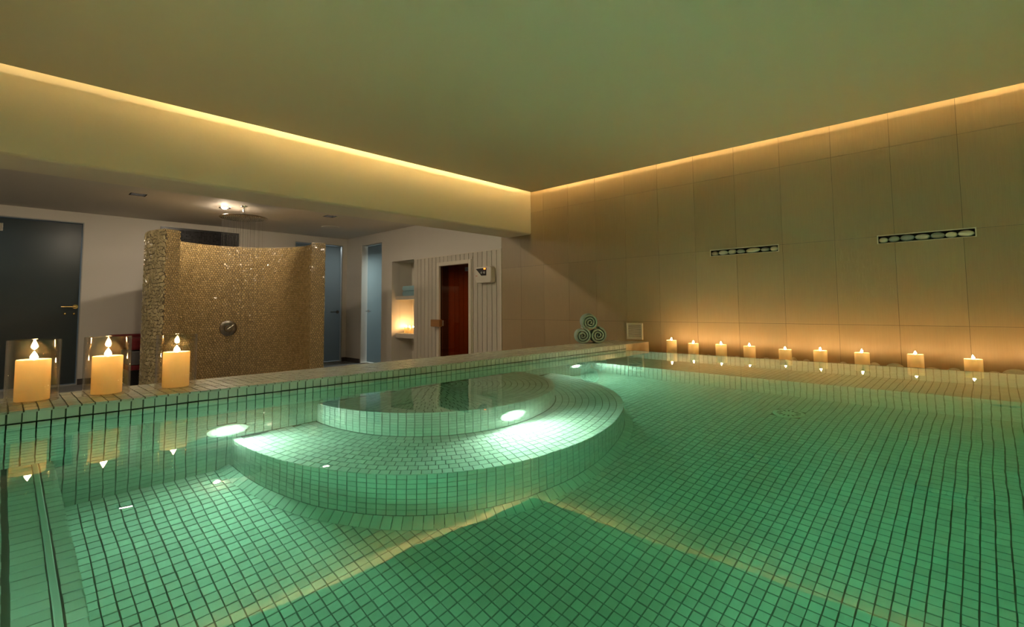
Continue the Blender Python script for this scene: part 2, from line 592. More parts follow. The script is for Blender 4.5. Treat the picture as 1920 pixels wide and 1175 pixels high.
# coping (tiled bench-height kerb)
XB = 1.035
mb = MB().box(XB, XC - .0035, YB, 0, ZBF - .1, ZC - .0035)
coping = struct('pool_coping', mb, M['grout'], 'mosaic tiled coping between pool and shower room')
it = grid(Vector((XB, YB + .01, ZC - .0035)), Y, X, Z, -.40 - (YB + .01), XC - XB, .0355, .035)
it += grid(Vector((XB, -.40, ZC - .0035)), Y, X, Z, .40, XC - XB, .0364, .035)
it += grid(Vector((XC - .0035, YB + .01, ZC - .003)), Y, -Z, X, YE - (YB + .01), .0345, .0355, .0345)
it += grid(Vector((XB, YB + .01, ZC - .003)), Y, -Z, -X, -YB - .01, .55, .0355, .0345)
tiles(coping, it, M['tile'], name='coping_tile')
MB().box(XC - .0030, XC + .0008, YE, 0, ZC - .035 - .06, ZC - .001).build('plaster_patch', M['plaster'], coping)
# wall face under water
mb = MB().box(XC - .2, XC - .0035, YB, YE - .001, ZF - .1, ZC - .0385)
pw = struct('pool_wall', mb, M['grout'], 'submerged mosaic pool wall below the coping')
def keep_wall(c):
    d = abs(c.y - CC.y)
    if d < R1 - .01 and c.z < Z1: return False
    if d < R2 - .01 and c.z < Z2: return False
    if c.y < YL - .01 and c.z < ZL: return False
    if c.y > YI + .01 and c.z < ZL: return False
    for ly, lz in ((-3.468, -.89), (-1.12, -.90)):
        if (c.y - ly) ** 2 + (c.z - lz) ** 2 < .075 ** 2: return False
    return True
it = grid(Vector((XC - .0035, YB + .01, ZC - .039)), Y, -Z, X, YE - YB - .01, ZC - .039 - ZF, .0355, P_, keep=keep_wall)
tiles(pw, it, M['wettile'])
# floor
fl = struct('pool_floor', MB().box(XC - .1, XR, YB, YI + .05, ZF - .1, ZF), M['grout'], 'green lit mosaic pool floor')
def keep_floor(c):
    if (c.x - CC.x) ** 2 + (c.y - CC.y) ** 2 < (R2 + .012) ** 2: return False
    if c.y < YL - .01: return False
    if (c.x - 2.893) ** 2 + (c.y + 1.238) ** 2 < .075 ** 2: return False
    return True
it = grid(Vector((XC, YL, ZF)), X, Y, Z, XR - XC, YI - YL, .0335, .0345, keep=keep_floor)
tiles(fl, it, M['wettile'])
# overflow wall with ledge at the candle side
mb = MB().box(XC - .05, XR, YE + .0035, YE + .035, ZF - .1, ZW - OVER).box(XC - .05, XR, YI + .0035, YE + .01, ZF - .1, ZL - .0035)
ow = struct('overflow_wall', mb, M['grout'], 'mosaic overflow wall and ledge under the candles')
it = grid(Vector((XC, YE + .0035, ZW - OVER)), X, -Z, -Y, XR - XC, ZW - OVER - ZL, .0335, P_)
it += grid(Vector((XC, YI, ZL - .0035)), X, Y, Z, XR - XC, YE - YI, .0335, P_)
it += grid(Vector((XC, YI + .0035, ZL)), X, -Z, -Y, XR - XC, ZL - ZF, .0335, P_)
tiles(ow, it, M['wettile'])
# ledge on the camera side
mb = MB().box(XC - .05, XR, YB, YL - .0035, ZF - .1, ZL - .0035)
ld = struct('side_ledge', mb, M['grout'], 'submerged mosaic ledge with grey nosing strip')
it = grid(Vector((XC, YL - .034, ZL - .0035)), X, Y, Z, XR - XC, .034, .0345, .034)
it += grid(Vector((XC, YL - .108, ZL - .0035)), X, Y, Z, XR - XC, .058, .0345, .058, gap=.003)
it += grid(Vector((XC, YB, ZL - .0035)), X, Y, Z, XR - XC, YL - .118 - YB, .0345, .0345)
it += grid(Vector((XC, YL - .0035, ZL)), X, -Z, Y, XR - XC, ZL - ZF, .0345, P_)
tiles(ld, it, M['wettile'])
MB().box(XC, XR, YL - .049, YL - .036, ZL - .006, ZL + .003).build('nosing_strip', M['trimgrey'], ld, bevel=.002)
struct('pool_end_wall', MB().box(XR, XR + .1, YB, YE + .035, ZF - .1, ZW + .05), M['tile'], 'plain pool end out of view')
struct('pool_side_wall', MB().box(XC, XR, YB - .1, YB, ZF - .1, ZW + .05), M['tile'], 'plain pool side behind the viewer')
struct('deck', MB().box(XR + .1, 6.0, YB, 0, ZW - .2, ZW + .05).box(XC, 6.0, -5.6, YB - .1, ZW - .2, ZW + .05).box(-.37, XC, -5.6, YB, ZW - .2, ZW + .05), M['tile'], 'pool surround out of view')
# round steps
def arc_solid(mb, r, z0, z1, n=64):
    pts = [CC + Vector((-.02, -r, 0))] + [CC + Vector((r * math.cos(a), r * math.sin(a), 0)) for a in [-PI / 2 + PI * i / n for i in range(n + 1)]] + [CC + Vector((-.02, r, 0))]
    mb.prism([(p.x, p.y, z0) for p in pts], (0, 0, z1 - z0))
mb = MB()
arc_solid(mb, R1 - .0035, Z2 - .05, Z1 - .0035)
arc_solid(mb, R2 - .0035, ZF - .05, Z2 - .0035)
rs = struct('round_steps', mb, M['grout'], 'two tier half round mosaic steps under water')
it = []
LIGHT2 = (-6.0, -.875)
def riser(r, ztop, zbot):
    rows = int(round((ztop - zbot) / P_))
    ph = (ztop - zbot) / rows
    n = int(round(PI * r / .0355))
    for k in range(rows):
        for i in range(n):
            a = -PI / 2 + PI * (i + .5) / n
            zc = ztop - (k + .5) * ph
            if r == R1 and (math.degrees(a) - LIGHT2[0]) ** 2 * (PI / 180 * r) ** 2 + (zc - LIGHT2[1]) ** 2 < .07 ** 2: continue
            nn = Vector((math.cos(a), math.sin(a), 0))
            it.append((CC + nn * (r - .0035) + Z * zc, Vector((-nn.y, nn.x, 0)), Z, nn, PI * r / n - .0036, ph - .0036))
def tread(r0, r1, zt, pat=.5):
    rows = max(1, int(round((r1 - r0) / P_)))
    for k in range(rows):
        ra, rb = r1 - (r1 - r0) * k / rows, r1 - (r1 - r0) * (k + 1) / rows
        rm = (ra + rb) / 2
        n = max(2, int(round(PI * rm / .037)))
        off = random.random() if k else .5
        for i in range(-1, n + 1):
            a = -PI / 2 + PI * (i + off) / n
            if abs(a) > PI / 2 - .3 * PI / n: continue
            nn = Vector((math.cos(a), math.sin(a), 0))
            it.append((CC + nn * rm + Z * (zt - .0035), Vector((-nn.y, nn.x, 0)), nn, Z, PI * rb / n - .0030, ra - rb - .0036))
riser(R1, Z1, Z2)
riser(R2, Z2, ZF + .035)
tread(.02, R1, Z1)
tread(R1 + .006, R2, Z2)
n = int(PI * (R2 + .02) / .0355)
for i in range(n):   # sloping cove row at the foot
    a = -PI / 2 + PI * (i + .5) / n
    nn = Vector((math.cos(a), math.sin(a), 0))
    b_ = (nn * .045 - Z * .031).normalized()
    no = (nn * .031 + Z * .045).normalized()
    it.append((CC + nn * (R2 + .022) + Z * (ZF + .019), Vector((-nn.y, nn.x, 0)), b_, no, PI * R2 / n - .002, .05))
tiles(rs, it, M['wettile'])
# gutter behind the overflow lip
struct('gutter', MB().box(XC - .0, XR, YE + .035, .0, ZW - .12, ZW - .055).box(XC, XR, YE + .03, YE + .04, ZW - .12, ZW - .008), M['plaster'], 'stone filled overflow gutter under the candles')
# water
wb = MB().box(XC - .02, XR + .02, YB - .02, YE + .025, ZF - .02, ZW)
tagged(wb.build('water', M['water'], kind='stuff'), 'still green pool water up to the coping edge', 'water')

# ------------------------------------------------------------------ cove lights
def strip(name, p0, p1, n, label, level=lambda u: 'strip'):
    e = empty(name, p0, label, 'light strip')
    p0, p1 = Vector(p0), Vector(p1)
    for i in range(n):
        a, b = p0.lerp(p1, i / n), p0.lerp(p1, (i + .96) / n)
        d = (p1 - p0).normalized()
        side = Vector((d.y, -d.x, 0))
        nn = (Z - side * .27).normalized()
        MB().tbox((a + b) / 2, d, nn.cross(d), nn, (b - a).length, .010, -.002, 0).build('light_segment', M[level(i / n)], e)
    lo, hi = p0 - side * .006, p1 + side * .012
    MB().box(min(lo.x, hi.x), max(lo.x, hi.x), min(lo.y, hi.y), max(lo.y, hi.y), 1.2675, 1.2688).build('carrier', M['ceil'], e)
strip('light_strip', (.19, -5.4, 1.273), (.19, -.19, 1.273), 24, 'warm cove light strip along the plastered beam', lambda u: 'stripdim' if u < .36 else 'strip' if u < .5 or u > .9 else 'stripbright')
strip('light_strip', (.19, -.19, 1.273), (5.9, -.19, 1.273), 24, 'warm cove light strip along the tiled wall')
strip('light_strip', (5.81, -.19, 1.273), (5.81, -5.4, 1.273), 16, 'added warm fill strip along the near end wall, out of view', lambda u: 'stripbright')  # unseen strip, added to warm the ceiling and tiled wall

# ------------------------------------------------------------------ underwater lights
def pool_light(loc, nrm, label, r=.075, lamp='led'):
    e = empty('pool_light', loc, label, 'pool light', 'round underwater lamps')
    q = Vector(nrm).to_track_quat('Z', 'Y')
    def put(mb_, name, m_, sm=True):
        ob = mb_.build(name, m_, None, smooth=sm)
        ob.parent = e
        return ob
    put(MB().lathe([(r * .62, .0), (r * .66, .012), (r, .012), (r * 1.04, .006), (r * 1.04, -.02), (r * .62, -.02)], 40, closed=True), 'rim', M['drain'])
    put(MB().lathe([(r * .62, .004), (r * .60, -.003)], 32), 'reflector', M['plastic'])
    put(MB().lathe([(r * .50, .010), (r * .46, .018)], 32), 'lamp', M[lamp])
    for k in range(4):
        a = PI / 4 + k * PI / 2
        put(MB().lathe([(.004, .012), (.0035, .015)], 8, c=(r * .83 * math.cos(a), r * .83 * math.sin(a), 0)), 'screw', M['chrome'])
    e.rotation_euler = q.to_euler()
    return e
pool_light((XC + .002, -3.468, -.89), (1, 0, 0), 'glaring round lamp in the pool wall below the glass candle holders', lamp='ledsoft')
pool_light((XC + .002, -1.12, -.90), (1, 0, 0), 'distant round lamp in the pool wall near the rolled towels')
a2 = math.radians(LIGHT2[0])
pool_light((CC.x + (R1 + .002) * math.cos(a2), CC.y + (R1 + .002) * math.sin(a2), LIGHT2[1]), (math.cos(a2), math.sin(a2), 0), 'round lamp in the riser of the upper half round step')
for loc, nr, lb in (((XR - .003, -3.0, -.72), (-1, 0, 0), 'added underwater fill lamp in the unseen end wall, nearer the viewer'), ((XR - .003, -1.9, -.72), (-1, 0, 0), 'added underwater fill lamp in the unseen end wall, nearer the wall candles'), ((3.2, YB + .003, -.64), (0, 1, 0), 'added underwater fill lamp in the unseen wall behind the viewer')):  # unseen lamps, added to fill the pool floor and step risers with light
    pool_light(loc, nr, lb, lamp='fillfar' if nr[0] else 'fillnear')

# pool inlet on the floor
e = empty('floor_inlet', (2.893, -1.238, ZF), 'pale round slotted inlet on the pool floor', 'drain')
MB().lathe([(.075, .0), (.075, .005), (.066, .011), (.0, .013)], 36, c=(2.893, -1.238, ZF)).build('cover', M['drain'], e, smooth=True)
for k in range(14):
    a = 2 * PI * k / 14
    c_, s_ = math.cos(a), math.sin(a)
    MB().tbox(Vector((2.893 + .045 * c_, -1.238 + .045 * s_, ZF + .012)), Vector((c_, s_, 0)), Vector((-s_, c_, 0)), Z, .022, .008, -.002, .0015).build('slot', M['black'], e)

# ------------------------------------------------------------------ candles
def flame(mb, c, h, r, lean=0.):
    prof = [(.25, 0), (.75, .12), (1, .28), (.85, .48), (.5, .72), (.18, .9), (.02, 1)]
    n_ = 10
    vs = [(c[0] + r * a * math.cos(2 * PI * i / n_) + lean * t * t, c[1] + r * a * math.sin(2 * PI * i / n_), c[2] + h * t) for a, t in prof for i in range(n_)]
    fs = [(k * n_ + i, k * n_ + (i + 1) % n_, (k + 1) * n_ + (i + 1) % n_, (k + 1) * n_ + i) for k in range(len(prof) - 1) for i in range(n_)]
    fs += [tuple(reversed(range(n_))), tuple(range((len(prof) - 1) * n_, len(prof) * n_))]
    return mb.add(vs, fs)
def candle(x, y, z0, z1, r, label, group, fm='flame', flames=((0, 0),), fh=.023, fr=.007, seed=0):
    rnd = random.Random(seed)
    e = empty('pillar_candle', (x, y, z0), label, 'candle', group)
    dip = min(.007, r * .15)
    prof = [(r * .985, z0), (r, z0 + .003), (r, z1 - .003), (r * .97, z1), (r * .90, z1 - .001), (r * .75, z1 - dip * .7), (r * .4, z1 - dip), (.001, z1 - dip)]
    MB().lathe(prof, 40, c=(x, y, 0)).build('wax_body', M['wax'], e, smooth=True)
    for dx, dy in flames:
        MB().tube((x + dx, y + dy, z1 - dip - .002), (x + dx + rnd.uniform(-.001, .001), y + dy, z1 - dip + .009), .0011, 6).build('wick', M['wick'], e)
        flame(MB(), (x + dx, y + dy, z1 - dip + .005), fh * rnd.uniform(.92, 1.1), fr, rnd.uniform(-.002, .002)).build('flame', M[fm], e, smooth=True)
    return e
rowx = [1.731, 1.919, 2.143, 2.354, 2.599, 2.819, 3.057, 3.331, 3.594]
rowx += [3.87, 4.14, 4.42, 4.70, 5.0]  # unseen candles past the frame, added for more warm light
rowz = [-.283, -.301, -.300, -.302, -.314, -.310, -.311, -.306, -.318] + [-.31] * 5
rowy = [-.18] * 14
ordn = ['first', 'second', 'third', 'fourth', 'fifth', 'sixth', 'seventh', 'eighth', 'ninth', 'tenth', 'eleventh', 'twelfth', 'thirteenth', 'fourteenth']
for i, (x, z, y) in enumerate(zip(rowx, rowz, rowy)):
    ex = {0: ', nearest the vent grille', 8: ', the last one in view'}.get(i, '')
    candle(x, -.18, ZW - .055, z, .0415, f'lit white pillar candle, {ordn[i]} from the vent grille along the tiled wall', 'candles along the tiled wall', seed=i)
hol = [((1.201, -4.038), -.172, -.102, 'beside the dark glass door'), ((1.21, -3.831), -.174, -.100, 'between the two other glass holders'), ((1.22, -3.607), -.173, -.101, 'in front of the shower wall')]
names = ['lit cream candle in the glass cylinder nearest the dark glass door', 'lit cream candle in the middle one of three glass cylinders', 'lit cream candle in the glass cylinder in front of the mosaic shower wall']
gnames = ['clear glass cylinder around the candle nearest the dark glass door', 'clear glass cylinder around the middle candle on the coping', 'clear glass cylinder around the candle before the mosaic shower wall']
for i, ((x, y), zt, zg, _) in enumerate(hol):
    candle(x, y, ZC + .0042, zt, .0475, names[i], 'candles in glass cylinders', fh=.030, fr=.0115, fm='flamebig', flames=((0, 0),), seed=20 + i)
    e = empty('glass_cylinder', (x, y, ZC), gnames[i], 'candle holder', 'glass cylinders on the coping')
    ro, ri = .0725, .0685
    zb = ZC + .0015
    MB().lathe([(ro, zb), (ro, zg - .002), (ro - .001, zg), (ri + .001, zg), (ri, zg - .002), (ri, zb)], 56, c=(x, y, 0), closed=True).build('cylinder', M['glass'], e, smooth=True)
for i, x in enumerate((-2.73, -2.64, -2.55)):
    candle(x, .20, -.368, -.285, .030, 'slim lit candle on the lower niche shelf, ' + ['farthest from the sauna', 'between two others', 'closest to the sauna'][i], 'candles in the shelf niche', fh=.028, fr=.0085, seed=40 + i)

# ------------------------------------------------------------------ pebbles
def pebble(c, r, lab, group, m_, seed, tw=0.):
    ob = MB().ellipsoid((0, 0, 0), r[0], r[1], r[2], 18, 10, .06, seed, tw).build('pebble', m_, None, smooth=True)
    ob.location = c
    tagged(ob, lab, 'pebble', group)
ws = [(.060, 0), (.078, 0), (.066, 0), (.066, 1), (.118, 0), (.066, 1), (.062, 0)]
def slot_pebbles(nic, ws, gname, where):
    a, b, c, d = nic
    tot = sum(w_ for w_, _ in ws)
    sc = (b - a) / tot
    x = a
    for i, (w_, gr) in enumerate(ws):
        w2 = w_ * sc
        hh = (d - c) / 2 * (.80 + .14 * ((i * 37) % 5) / 4)
        pebble((x + w2 / 2, .013, c + hh + .001), (w2 / 2 * .97, .018, hh), f'{"grey" if gr else "white"} pebble, {ordn[i]} from the {where}', gname, M['pebgrey'] if gr else M['pebble'], i + int(a * 10), random.uniform(-.08, .08))
        x += w2
slot_pebbles(NICHES[0], ws, 'pebbles in the small wall slot', 'beam end of the slot nearer the towels')
slot_pebbles(NICHES[1], [(.064, 0), (.076, 1), (.092, 1), (.094, 0), (.086, 1), (.070, 0), (.098, 0)], 'pebbles in the large wall slot', 'left end of the slot above the last candles')
pb = [(2.644, .022, -.3796, 'just right of the fifth wall candle'), (2.725, .024, -.388, 'small one between the fifth and sixth wall candles'), (2.945, .024, -.391, 'between the sixth and seventh wall candles'),
      (3.118, .032, -.3836, 'just right of the seventh wall candle'), (3.225, .048, -.381, 'flat one left of the eighth wall candle'), (3.405, .046, -.394, 'long low one right of the eighth wall candle'),
      (3.506, .034, -.389, 'small round one left of the ninth wall candle'), (3.680, .036, -.396, 'low one right of the ninth wall candle'), (3.765, .058, -.376, 'largest one near the end of the gutter in view'), (3.885, .04, -.388, 'last one beside the tenth candle'),
      (2.03, .026, -.398, 'between the second and third wall candles'), (2.25, .026, -.396, 'between the third and fourth wall candles'), (2.46, .028, -.394, 'between the fourth and fifth wall candles')]
for k, (x, r, zt, wh) in enumerate(pb):
    zt += .010
    h_ = (zt - (ZW - .055)) / 2 + .004
    pebble((x, -.15, zt - h_), (r, .035, h_), f'white gutter pebble, {wh}', 'pebbles in the overflow gutter', M['pebble'], 60 + k, 0)

# ------------------------------------------------------------------ rolled towels on the coping
def towel_roll(c, r, length, label, seed, axis, name='rolled_towel', m_=None, group='rolled towels on the coping', sq=1.0, turns=3.0):
    rnd = random.Random(seed)
    m_ = m_ or M['towel']
    ph = rnd.uniform(0, 6.28)
    n_ = 120
    th = r / (turns + .5)
    outer, inner = [], []
    for i in range(n_ + 1):
        t = i / n_
        a = ph + turns * 2 * PI * t
        rr = .006 + (r - .006) * t ** .9
        wob = 1 + .05 * math.sin(3 * a + ph) * (1 - t)
        hw = th * .33 * min(1, .6 + t)
        for lst, q in ((outer, rr * wob), (inner, rr * wob - 2 * hw)):
            q = max(q, .001)
            lst.append((q * math.cos(a), q * math.sin(a) * sq))
    ax = Vector(axis).normalized()
    side = ax.cross(Z).normalized()
    c = Vector(c)
    nl = 6
    vs, fs = [], []
    m2 = MB()
    for k_ in range(nl + 1):
        u = k_ / nl
        f = 1 - .05 * (2 * u - 1) ** 6
        puff = .004 * math.sin(seed + 3 * u)
        for (px, pz) in outer: vs.append(c + ax * (length * u) + side * px * f + Z * (pz * f + puff))
        for (px, pz) in inner: vs.append(c + ax * (length * u) + side * px * f + Z * (pz * f + puff))
    q = n_ + 1
    st = 2 * q
    for k_ in range(nl):
        for i in range(n_):
            a0, b0 = k_ * st + i, (k_ + 1) * st + i
            fs.append((a0, a0 + 1, b0 + 1, b0))
            fs.append((a0 + q + 1, a0 + q, b0 + q, b0 + q + 1))
        fs.append((k_ * st + n_, k_ * st + n_ + q, (k_ + 1) * st + n_ + q, (k_ + 1) * st + n_))
        fs.append((k_ * st + q, k_ * st, (k_ + 1) * st, (k_ + 1) * st + q))
    for base, rev in ((0, False), (nl * st, True)):
        for i in range(n_):
            f_ = (base + i, base + q + i, base + q + i + 1, base + i + 1)
            fs.append(tuple(reversed(f_)) if rev else f_)
    m2.add(vs, fs)
    ob = m2.build(name, m_, None, smooth=True)
    return tagged(ob, label, 'towel', group)
ax = Vector((-.66, .75, 0)).normalized()
sd = ax.cross(Z)
if sd.x < 0: sd = -sd
c0 = Vector((1.135, -.50, 0))
rt = .079
towel_roll(c0 - sd * .0685 + Z * (ZC + .068), rt, .24, 'rolled mint towel at the bottom of the pile, farther from the pool', 3, ax)
towel_roll(c0 + sd * .0685 + Z * (ZC + .068), rt, .24, 'rolled mint towel at the bottom of the pile, next to the pool edge', 8, ax)
towel_roll(c0 + Z * (ZC + .068 + .121), rt, .24, 'rolled mint towel lying on top of the two others', 5, ax)

# vent grille in the tiled wall
e = empty('vent_grille', (1.285, 0, -.225), 'square white vent grille low on the tiled wall', 'vent')
t = MB()
slab_holes(t, 1.200, 1.368, -.302, -.152, [(1.216, 1.352, -.286, -.168)], lambda a, b, c, d: t.box(a, b, -.012, 0, c, d))
t.build('frame', M['plastic'], e, bevel=.002)
MB().box(1.216, 1.352, -.003, -.001, -.286, -.168).build('backing', M['greyfab'], e)
for k in range(9):
    z_ = -.280 + k * .0129
    MB().tbox(Vector((1.284, -.006, z_)), X, Vector((0, -.7, -.7)), Vector((0, -.7, .7)), .136, .012, -.001, .001).build('slat', M['plastic'], e)

# ------------------------------------------------------------------ shower enclosure
SC = Vector((-2.50, -2.20, 0))
RO, RI, ZS = .90, .75, .80
A0, A1 = math.radians(64), math.radians(296)
n = 96
mb = MB()
vs = []
for i in range(n + 1):
    a = A0 + (A1 - A0) * i / n
    for r_ in (RO - .004, RI + .004):
        for z_ in (ZBF, ZS - .004):
            vs.append((SC.x + r_ * math.cos(a), SC.y + r_ * math.sin(a), z_))
fs = [(0, 1, 3, 2), (4 * n, 4 * n + 2, 4 * n + 3, 4 * n + 1)]
for i in range(n):
    p, q = 4 * i, 4 * i + 4
    fs += [(p, q, q + 1, p + 1), (p + 2, p + 3, q + 3, q + 2), (p + 1, q + 1, q + 3, p + 3)]
mb.add(vs, fs)
shw = empty('shower_wall', (SC.x, SC.y, ZBF), 'curved golden pebble mosaic shower wall with high rounded ends', 'shower wall')
mb.build('wall_core', M['pebgrout'], shw)
def crackle(L_, H_, cell, fmap, seed, out, arc_n=1):
    rnd = random.Random(seed)
    jit = {}
    s = cell / math.sqrt(3)
    def corner(x, y):
        k_ = (round(x * 1e4 / 3), round(y * 1e4 / 3))
        if k_ not in jit: jit[k_] = (x + rnd.uniform(-.55, .55) * s, y + rnd.uniform(-.55, .55) * s)
        return jit[k_]
    rows, cols = int(H_ / (1.5 * s)) + 2, int(L_ / cell) + 2
    for j in range(rows):
        for i in range(cols):
            cx, cz = i * cell + (j % 2) * cell / 2, j * 1.5 * s
            cs = [corner(cx + s * math.cos(PI / 6 + PI / 3 * q), cz + s * math.sin(PI / 6 + PI / 3 * q)) for q in range(6)]
            mx, mz = sum(p[0] for p in cs) / 6, sum(p[1] for p in cs) / 6
            if not (0 < mx < L_ and 0 < mz < H_): continue
            if rnd.random() < .0: continue
            cs = [(min(max(mx + (p[0] - mx) * .84, .0), L_), min(max(mz + (p[1] - mz) * .84, 0), H_)) for p in cs]
            h_ = rnd.uniform(.003, .006)
            tx, tz = rnd.gauss(0, .09), rnd.gauss(0, .09)
            vs_, top = [], []
            for p in cs: vs_.append(fmap(p[0], p[1], -.003))
            for p in cs:
                q_ = (mx + (p[0] - mx) * .9, mz + (p[1] - mz) * .9)
                top.append(fmap(q_[0], q_[1], h_ + (q_[0] - mx) * tx + (q_[1] - mz) * tz))
            out.add(vs_ + top, [(6, 7, 8, 9, 10, 11)] + [(q, (q + 1) % 6, 6 + (q + 1) % 6, 6 + q) for q in range(6)])
H = ZS - ZBF
def f_out(s, t, h):
    a = A0 + s / RO
    return (SC.x + (RO - .003 + h) * math.cos(a), SC.y + (RO - .003 + h) * math.sin(a), ZBF + t)
def f_in(s, t, h):
    a = A1 - s / RI
    return (SC.x + (RI + .003 - h) * math.cos(a), SC.y + (RI + .003 - h) * math.sin(a), ZBF + t)
o_ = MB(); crackle(RO * (A1 - A0), H, .042, f_out, 1, o_); o_.build('outer_mosaic', M['peblit'], shw, kind='stuff')
o_ = MB(); crackle(RI * (A1 - A0), H, .029, f_in, 2, o_); o_.build('inner_mosaic', M['pebmos'], shw, kind='stuff')
o_ = MB()
for a, sg in ((A0, -1), (A1, 1)):
    d = Vector((math.cos(a), math.sin(a), 0)); tn = Vector((-math.sin(a), math.cos(a), 0)) * sg
    base = SC + (d * RI if sg < 0 else d * RO)
    dd = d if sg < 0 else -d
    crackle(RO - RI, H, .024, lambda s, t, h, base=base, dd=dd, tn=tn: tuple(base + dd * s + tn * (h - .001) + Z * (ZBF + t)), 5, o_)
o_.build('end_mosaic', M['pebmos'], shw, kind='stuff')
o_ = MB()
for i in range(int(RO * (A1 - A0) / .03)):
    a = A0 + (i + .5) * .03 / RO
    d = Vector((math.cos(a), math.sin(a), 0)); tn = Vector((-math.sin(a), math.cos(a), 0))
    for k in range(5):
        o_.tbox(SC + d * (RI + .015 + k * .03 + random.uniform(-.002, .002)) + Z * (ZS - .005), tn, d, Z, .027 * (RI + k * .03) / RO, .026, -.001, .005 + random.uniform(0, .002))
o_.build('top_mosaic', M['pebmos'], shw, kind='stuff')

# shower head on a ceiling arm
HX, HY, HZ = -2.46, -2.20, 1.045
e = empty('rain_shower', (HX, HY, 1.19), 'large round chrome rain shower head hanging from the ceiling', 'shower head')
MB().lathe([(.0, HZ), (.235, HZ), (.25, HZ + .004), (.252, HZ + .009), (.245, HZ + .013), (.06, HZ + .018), (.02, HZ + .03), (.0, HZ + .032)], 64, c=(HX, HY, 0)).build('head_plate', M['dchrome'], e, smooth=True)
MB().tube((HX, HY, HZ + .028), (HX, HY, 1.19), .011, 16).build('arm', M['chrome'], e, smooth=True)
MB().lathe([(.02, HZ + .045), (.02, HZ + .062)], 16, c=(HX, HY, 0)).build('ball_joint', M['chrome'], e)
MB().lathe([(.035, 1.178), (.038, 1.19)], 24, c=(HX, HY, 0)).build('ceiling_rose', M['chrome'], e)
nz = MB()
jets = MB()
for k in range(1, 12):
    r_ = .215 * k / 11
    for i in range(5 * k):
        a = 2 * PI * i / (5 * k) + k
        px, py = HX + r_ * math.cos(a), HY + r_ * math.sin(a)
        nz.lathe([(.004, HZ), (.0025, HZ - .005)], 5, c=(px, py, 0))
        if random.random() < .40:
            L0 = HZ - .006
            dx, dy = random.gauss(0, .006), random.gauss(0, .006)
            jets.tube((px, py, L0), (px + dx, py + dy, ZBF + .02), .0010, 4, .0006)
nz.build('nozzles', M['cable'], e, kind='stuff')
jm = thin_glass('falling_water', (.93, .92, .90), 1.33, .3)
tagged(jets.build('falling_water', jm, kind='stuff'), 'thin threads of water falling from the rain shower head', 'water')

# mixer valve on the inner face
va_ = math.atan2(.10, -.745)
vn = Vector((-math.cos(va_), -math.sin(va_), 0))
vc = SC - vn * (RI - .004) + Z * (-.232)
e = empty('shower_valve', vc, 'round dark chrome mixer valve on the curved shower wall', 'shower valve')
q = vn.to_track_quat('Z', 'Y').to_matrix().to_4x4()
def local(mb_, nm, m_):
    ob = mb_.build(nm, m_, None, smooth=True)
    ob.parent = e
    ob.matrix_world = Matrix.Translation(vc) @ q
    ob.matrix_parent_inverse = Matrix.Translation(-Vector(vc))
local(MB().lathe([(.0, 0), (.098, 0), (.098, .006), (.088, .011), (.05, .013), (.0, .013)], 40), 'plate', M['dchrome'])
local(MB().lathe([(.042, .012), (.042, .045), (.036, .052), (0, .052)], 32), 'knob', M['dchrome'])
local(MB().tube((-.015, -.01, .055), (.055, .045, .060), .006, 10), 'lever', M['chrome'])

# ------------------------------------------------------------------ ceiling lamps of the shower room
for (x, y), sq, lab in (((-2.59, -3.17), 1, 'square recessed lamp in the shower room ceiling toward the glass door'), ((-2.39, -1.20), 1, 'square recessed lamp in the shower room ceiling toward the sauna'), ((-2.68, -2.34), 0, 'bright round downlight beside the rain shower head'), ((-.95, -3.3), 0, 'added fill downlight, unseen behind the beam near the candle holders'), ((-2.2, -5.3), 0, 'added fill downlight beyond the frame in the shower room'), ((-.98, -2.2), 0, 'added fill downlight, unseen behind the beam in front of the shower')):  # last three are out of sight, added to brighten the shower room
    e = empty('ceiling_lamp', (x, y, 1.19), lab, 'ceiling lamp')
    if sq:
        t = MB()
        slab_holes(t, x - .070, x + .070, y - .070, y + .070, [(x - .060, x + .060, y - .060, y + .060)], lambda a, b, c, d: t.box(a, b, c, d, 1.1902, 1.226))
        t.build('recess_frame', M['baffle'], e)
        MB().box(x - .060, x + .060, y - .060, y + .060, 1.219, 1.226).build('diffuser', M['downsoft'], e)
    else:
        MB().lathe([(.062, 1.181), (.062, 1.192), (.040, 1.192), (.040, 1.184)], 32, c=(x, y, 0), closed=True).build('ring', M['chrome'], e, smooth=True)
        MB().lathe([(.002, 1.168), (.014, 1.170), (.022, 1.176), (.025, 1.195)], 24, c=(x, y, 0)).build('bulb', M['down'], e, smooth=True)
sx, sy = -3.18, -.81
e = empty('ceiling_speaker', (sx, sy, 1.19), 'flat round pale speaker grille in the shower room ceiling', 'speaker')
MB().lathe([(.11, 1.19), (.112, 1.182), (.10, 1.180), (.0, 1.181)], 40, c=(sx, sy, 0)).build('grille', M['trimwood'], e, smooth=True)
MB().lathe([(.122, 1.19), (.122, 1.184), (.112, 1.182), (.112, 1.19)], 40, c=(sx, sy, 0), closed=True).build('ring', M['plastic'], e, smooth=True)

